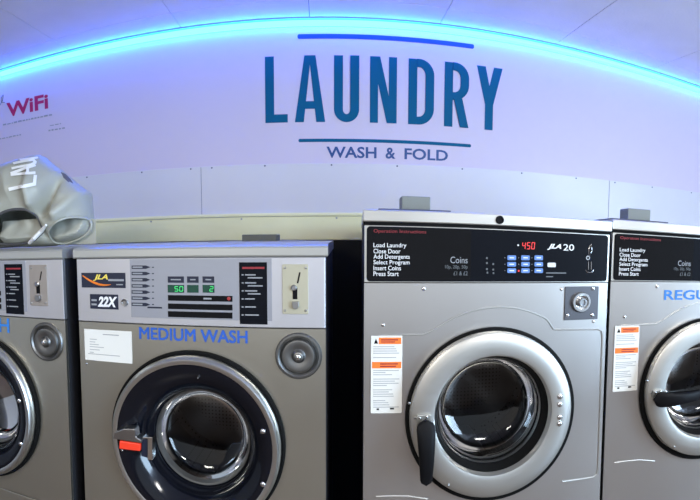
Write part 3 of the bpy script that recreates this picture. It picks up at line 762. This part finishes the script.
# ------------------------------------------------------------------ the grey bag on the far-left washer
bx, bz = at(38, 246, 1.45); lidz = zl_top+.0065
YB0 = 1.50; ANG = 0.0
BASE = Vector((at(40, 240, YB0)[0], YB0, lidz))
bag = thing('laundry_bag', BASE, 'crumpled pale grey laundry bag with white LAU letters slumped on the leftmost washer', 'bag')
def bagpt(px, py): return at(px, py, YB0)
sil = [(-52, 243), (-58, 215), (-48, 190), (-28, 176), (-6, 169), (12, 163), (28, 158), (37, 155.8), (42, 156), (47, 160.5), (60, 170), (74, 182), (82, 188), (87, 191.5), (89.3, 194), (90, 203), (91, 214), (91.5, 224), (88, 234), (78, 240), (64, 244), (50, 246), (30, 246.5), (5, 246.5), (-25, 246)]
def resample(pts, n):
    P = [Vector(p) for p in pts]; N = len(P); out = []
    # closed Catmull-Rom
    dense = []
    for i in range(N):
        p0, p1, p2, p3 = P[i-1], P[i], P[(i+1) % N], P[(i+2) % N]
        for k in range(12):
            t = k/12; dense.append(.5*((2*p1)+(p2-p0)*t+(2*p0-5*p1+4*p2-p3)*t*t+(-p0+3*p1-3*p2+p3)*t**3))
    L = [0]
    for i in range(len(dense)): L.append(L[-1] + (dense[(i+1) % len(dense)]-dense[i]).length)
    j = 0
    for i in range(n):
        s_ = L[-1]*i/n
        while L[j+1] < s_: j += 1
        f = (s_-L[j])/(L[j+1]-L[j]); out.append(dense[j].lerp(dense[(j+1) % len(dense)], f))
    return out
NS, NR = 160, 40
S = resample([bagpt(*p) for p in sil], NS)
cen = Vector(bagpt(28, 205))
def inside(p, poly):
    c = False
    for i in range(len(poly)):
        a, b = poly[i], poly[i-1]
        if (a.y > p.y) != (b.y > p.y) and p.x < (b.x-a.x)*(p.y-a.y)/(b.y-a.y)+a.x: c = not c
    return c
TH = .125
CREASES = [(Vector(bagpt(*a)), Vector(bagpt(*b)), w_, h_) for a, b, w_, h_ in (((68, 174), (59, 212), .020, .042), ((87, 196), (72, 214), .018, -.028), ((44, 160), (49, 205), .016, -.018), ((50, 218), (60, 240), .014, .016))]
def bagdepth(p, r, front):
    t = TH*(1-r**3.2)**.5
    nx = Vector((p.x*7, p.y*7, 0 if front else 5))
    w = .020*noise.noise(nx) + .009*noise.noise(nx*2.3)
    # long folds that run from the top towards the right mouth
    w += .008*(1-2*abs(math.sin(p.x*17 + p.y*11 + 1.3*noise.noise(nx*.6))))*max(0, 1-abs(r-.55)*1.6)
    for (a, b, wd, h) in CREASES:
        d = b-a; k = max(0, min(1, (p-a).dot(d)/d.dot(d))); q = (p-(a+d*k)).length/wd
        w -= h*math.exp(-q*q)*(1.3 if front else 0)
    return (YB0 - t - w*(1-r)**.5*1.5) if front else (YB0 + t*.9 + w*(1-r)**.5)
def rfrac(p):
    d = p-cen; best = 1
    for i in range(NS):
        a, b = S[i]-cen, S[(i+1) % NS]-cen
        den = d.x*(b.y-a.y)-d.y*(b.x-a.x)
        if abs(den) < 1e-12: continue
        t = (a.x*(b.y-a.y)-a.y*(b.x-a.x))/den; u = (a.x*d.y-a.y*d.x)/den
        u = (a.x*d.y - a.y*d.x)/(-(b.x-a.x)*d.y + (b.y-a.y)*d.x) if abs(-(b.x-a.x)*d.y+(b.y-a.y)*d.x) > 1e-12 else -1
        if t > 0 and 0 <= u <= 1: return min(1, 1/t)
    return best
def bagpx(px, py):
    """where the line of sight through a pixel meets the bag's front"""
    Y = YB0
    for _ in range(8):
        p = Vector(at(px, py, Y)); Y = .5*Y + .5*bagdepth(p, min(.995, rfrac(p)), True)
    return p
hole1 = resample([bagpx(*p) for p in [(-14, 240), (-8, 222), (2, 213), (14, 209.5), (27, 210), (37, 216), (42, 226), (42, 233), (34, 240), (26, 243), (8, 244.5)]], 90)
hole2 = resample([bagpx(*p) for p in [(52, 226), (58, 221), (68, 217.8), (79, 217.5), (88, 219.5), (91.5, 224), (89.5, 231), (82, 237.5), (70, 242.5), (60, 243.5), (52, 240), (49, 233)]], 90)
def sheet(front, holes):
    grid = []
    vs = []
    for j in range(NR+1):
        r = (j/NR)**.8 if j else 0
        for i in range(NS):
            p = cen.lerp(S[i], r); y = bagdepth(p, r, front)
            vs.append(Vector((p.x, y, max(p.y, lidz+.003))))
    fs = []
    for j in range(NR):
        for i in range(NS):
            k = (i+1) % NS; q = (j*NS+i, (j+1)*NS+i, (j+1)*NS+k, j*NS+k)
            c = sum((Vector((vs[a].x, vs[a].z)) for a in q), Vector((0, 0)))/4
            if any(inside(c, h) for h in holes): continue
            fs.append(q)
    return vs, fs
m = MB(); m.add(*sheet(True, (hole1, hole2))); m.add(*sheet(False, ()))
me = bpy.data.meshes.new('bag_body')
me.from_pydata([tuple(v-BASE) for v in m.v], [], m.f)
bm = bmesh.new(); bm.from_mesh(me); bmesh.ops.remove_doubles(bm, verts=bm.verts[:], dist=.0006); bmesh.ops.recalc_face_normals(bm, faces=bm.faces[:])
bmesh.ops.delete(bm, geom=[v for v in bm.verts if not v.link_faces], context='VERTS')
for f in bm.faces: f.smooth = True
bm.to_mesh(me); bm.free(); me.materials.append(M['bag'])
bb = bpy.data.objects.new('bag_body', me); COL.objects.link(bb); bb.parent = bag
md = bb.modifiers.new('thick', 'SOLIDIFY'); md.thickness = .0025; md.offset = 0
def on_bag(p, lift=0):
    return Vector((p.x, bagdepth(p, min(.995, rfrac(p)), True)-lift, max(p.y, lidz+.004)))
m = MB(); m.tube([on_bag(p, .001) for p in hole1], .0052, 8, closed=True); m.build('opening_hem', M['bag_hem'], bag, smooth=True)
m = MB(); m.tube([on_bag(p, .001) for p in hole2], .0038, 8, closed=True); m.build('mouth_hem', M['bag'], bag, smooth=True)
# white strap end between the openings
sp = [on_bag(Vector(bagpx(*p)), .010) for p in ((48, 225), (43, 231), (36, 238), (31, 243))]
m = MB(); m.tube(sp, [.004, .0075, .0075, .006], 8); m.build('strap', M['white'], bag, smooth=True)
# lining seen through the openings: sheets that climb from the lower rim towards the back
def lining(hole, depth, top, name):
    zs = [p.y for p in hole]; z0, z1 = min(zs), max(zs); xs = [p.x for p in hole]; x0, x1 = min(xs)-.01, max(xs)+.01
    yf = min(on_bag(p).y for p in hole); vs = []; n, k = 24, 14
    for j in range(k+1):
        v = j/k
        for i in range(n+1):
            u = i/n; x = x0+(x1-x0)*u
            zq = max(lidz+.004, z0-.004 + (z1-z0)*top*v**1.2); ys_ = bagdepth(Vector((x, zq)), min(.995, rfrac(Vector((x, zq)))), True) + .012
            vs.append(Vector((x, max(ys_, yf + .030 + depth*v**.8 + .012*noise.noise(Vector((x*22, v*2, 4)))), zq)))
    m = MB(); m.add(vs, [(j*(n+1)+i, j*(n+1)+i+1, (j+1)*(n+1)+i+1, (j+1)*(n+1)+i) for j in range(k) for i in range(n)])
    o = m.build(name, M['bag'], bag, smooth=True)
lining([p for p in hole1 if p.x > bagpx(-6, 230).x], .045, .75, 'lining_fold')
lining(hole2, .045, 1.0, 'mouth_lining')
# LAU letters running up the bag, laid on its surface
def bag_letter(strokes):
    m = MB()
    for (a, b, w) in strokes:
        A, B = Vector(a), Vector(b); n_ = 8
        d = (B-A).normalized(); nr = Vector((-d.y, d.x))*w/2; vs = []
        for i in range(n_+1):
            for q in (1, -1):
                vs.append(on_bag(Vector(bagpx(*(A.lerp(B, i/n_)+nr*q))), .0075))
        m.add(vs, [(2*i, 2*i+1, 2*i+3, 2*i+2) for i in range(n_)])
        m.add([v+Vector((0, .0015, 0)) for v in vs], [(2*i, 2*i+2, 2*i+3, 2*i+1) for i in range(n_)])
    m.build('letter', M['white'], bag)
bag_letter([((10, 189.5), (36.5, 184), 3.4), ((35.5, 185), (36.5, 175), 3)])
bag_letter([((12, 174.8), (36.5, 172.8), 2.6), ((12, 173.6), (36.5, 165), 2.6), ((29, 173), (29, 168), 2.0)])
bag_letter([((13, 168.6), (33, 164.6), 2.2), ((32, 165), (37, 162.4), 2.4), ((37, 162.8), (34, 159.6), 2.4), ((15, 163.6), (35, 159.6), 2.2)])
bag_letter([((22, 160.2), (39, 157.6), 1.8)])
# crest printed on its right shoulder
m = MB(); P = [on_bag(Vector(bagpx(*p)), .003) for p in ((61, 172), (66, 174), (71, 179), (74, 184), (69, 182.5), (64, 178))]
m.add([sum(P, Vector((0, 0, 0)))/6 + Vector((0, -.002, 0))] + P, [(0, i+1, (i+1) % 6+1) for i in range(6)]); m.build('printed_patch', M['bluegrey'], bag)

# ------------------------------------------------------------------ light
def area(name, loc, rot, sx, sy, power, col):
    l = bpy.data.lights.new(name, 'AREA'); l.shape = 'RECTANGLE'; l.size = sx; l.size_y = sy; l.energy = power; l.color = col
    o = bpy.data.objects.new(name, l); COL.objects.link(o); o.location = loc; o.rotation_euler = rot; return o
area('ceiling_panel_light', (-1.2, -.9, CEIL-.03), (0, 0, 0), .6, .6, 50, (1, .96, .88))
area('ceiling_panel_light', (1.0, -.9, CEIL-.03), (0, 0, 0), .6, .6, 48, (1, .98, .94))
area('window_light', (3.3, -1.4, 1.5), (radians(90), 0, radians(62)), 1.6, 1.8, 200, (.55, .76, 1))
w = bpy.data.worlds.new('daylight'); SC.world = w; w.use_nodes = True
nt = w.node_tree; bg = nt.nodes['Background']; bg.inputs['Strength'].default_value = .80
# street daylight comes from the right, warmer shop light from the left
tc = nt.nodes.new('ShaderNodeTexCoord'); sx = nt.nodes.new('ShaderNodeSeparateXYZ'); rg = nt.nodes.new('ShaderNodeMapRange')
rg.inputs['From Min'].default_value = -.7; rg.inputs['From Max'].default_value = .7
mx = nt.nodes.new('ShaderNodeMix'); mx.data_type = 'RGBA'; mx.inputs[6].default_value = (1.0, .93, .88, 1); mx.inputs[7].default_value = (.66, .84, 1.05, 1)
nt.links.new(tc.outputs['Generated'], sx.inputs[0]); nt.links.new(sx.outputs[0], rg.inputs['Value']); nt.links.new(rg.outputs[0], mx.inputs[0]); nt.links.new(mx.outputs[2], bg.inputs['Color'])

# ------------------------------------------------------------------ camera: a phone panorama (cylindrical)
cam = bpy.data.cameras.new('camera'); co = bpy.data.objects.new('camera', cam); COL.objects.link(co); SC.camera = co
cam.type = 'PANO'; cam.panorama_type = 'CENTRAL_CYLINDRICAL'
hu = 350/FOC
cam.central_cylindrical_range_u_min = -hu; cam.central_cylindrical_range_u_max = hu
cam.central_cylindrical_range_v_min = (V0-500)/FOC; cam.central_cylindrical_range_v_max = V0/FOC
cam.central_cylindrical_radius = 1
cam.clip_start = .01
def world_dir(v):
    x, y, z = v
    c, s_ = cos(ROL), sin(ROL); x, z = x*c + z*s_, -x*s_ + z*c
    c, s_ = cos(PIT), sin(PIT); y, z = y*c + z*s_, -y*s_ + z*c
    c, s_ = cos(YAW), sin(YAW); x, y = x*c + y*s_, -x*s_ + y*c
    return Vector((x, y, z))
X, U, F = world_dir((1, 0, 0)), world_dir((0, 0, 1)), world_dir((0, 1, 0))
co.matrix_world = Matrix(((X.x, U.x, -F.x, 0), (X.y, U.y, -F.y, 0), (X.z, U.z, -F.z, EYE), (0, 0, 0, 1)))

SC.view_settings.view_transform = 'Standard'; SC.view_settings.look = 'None'
SC.view_settings.exposure = .12; SC.view_settings.gamma = 1
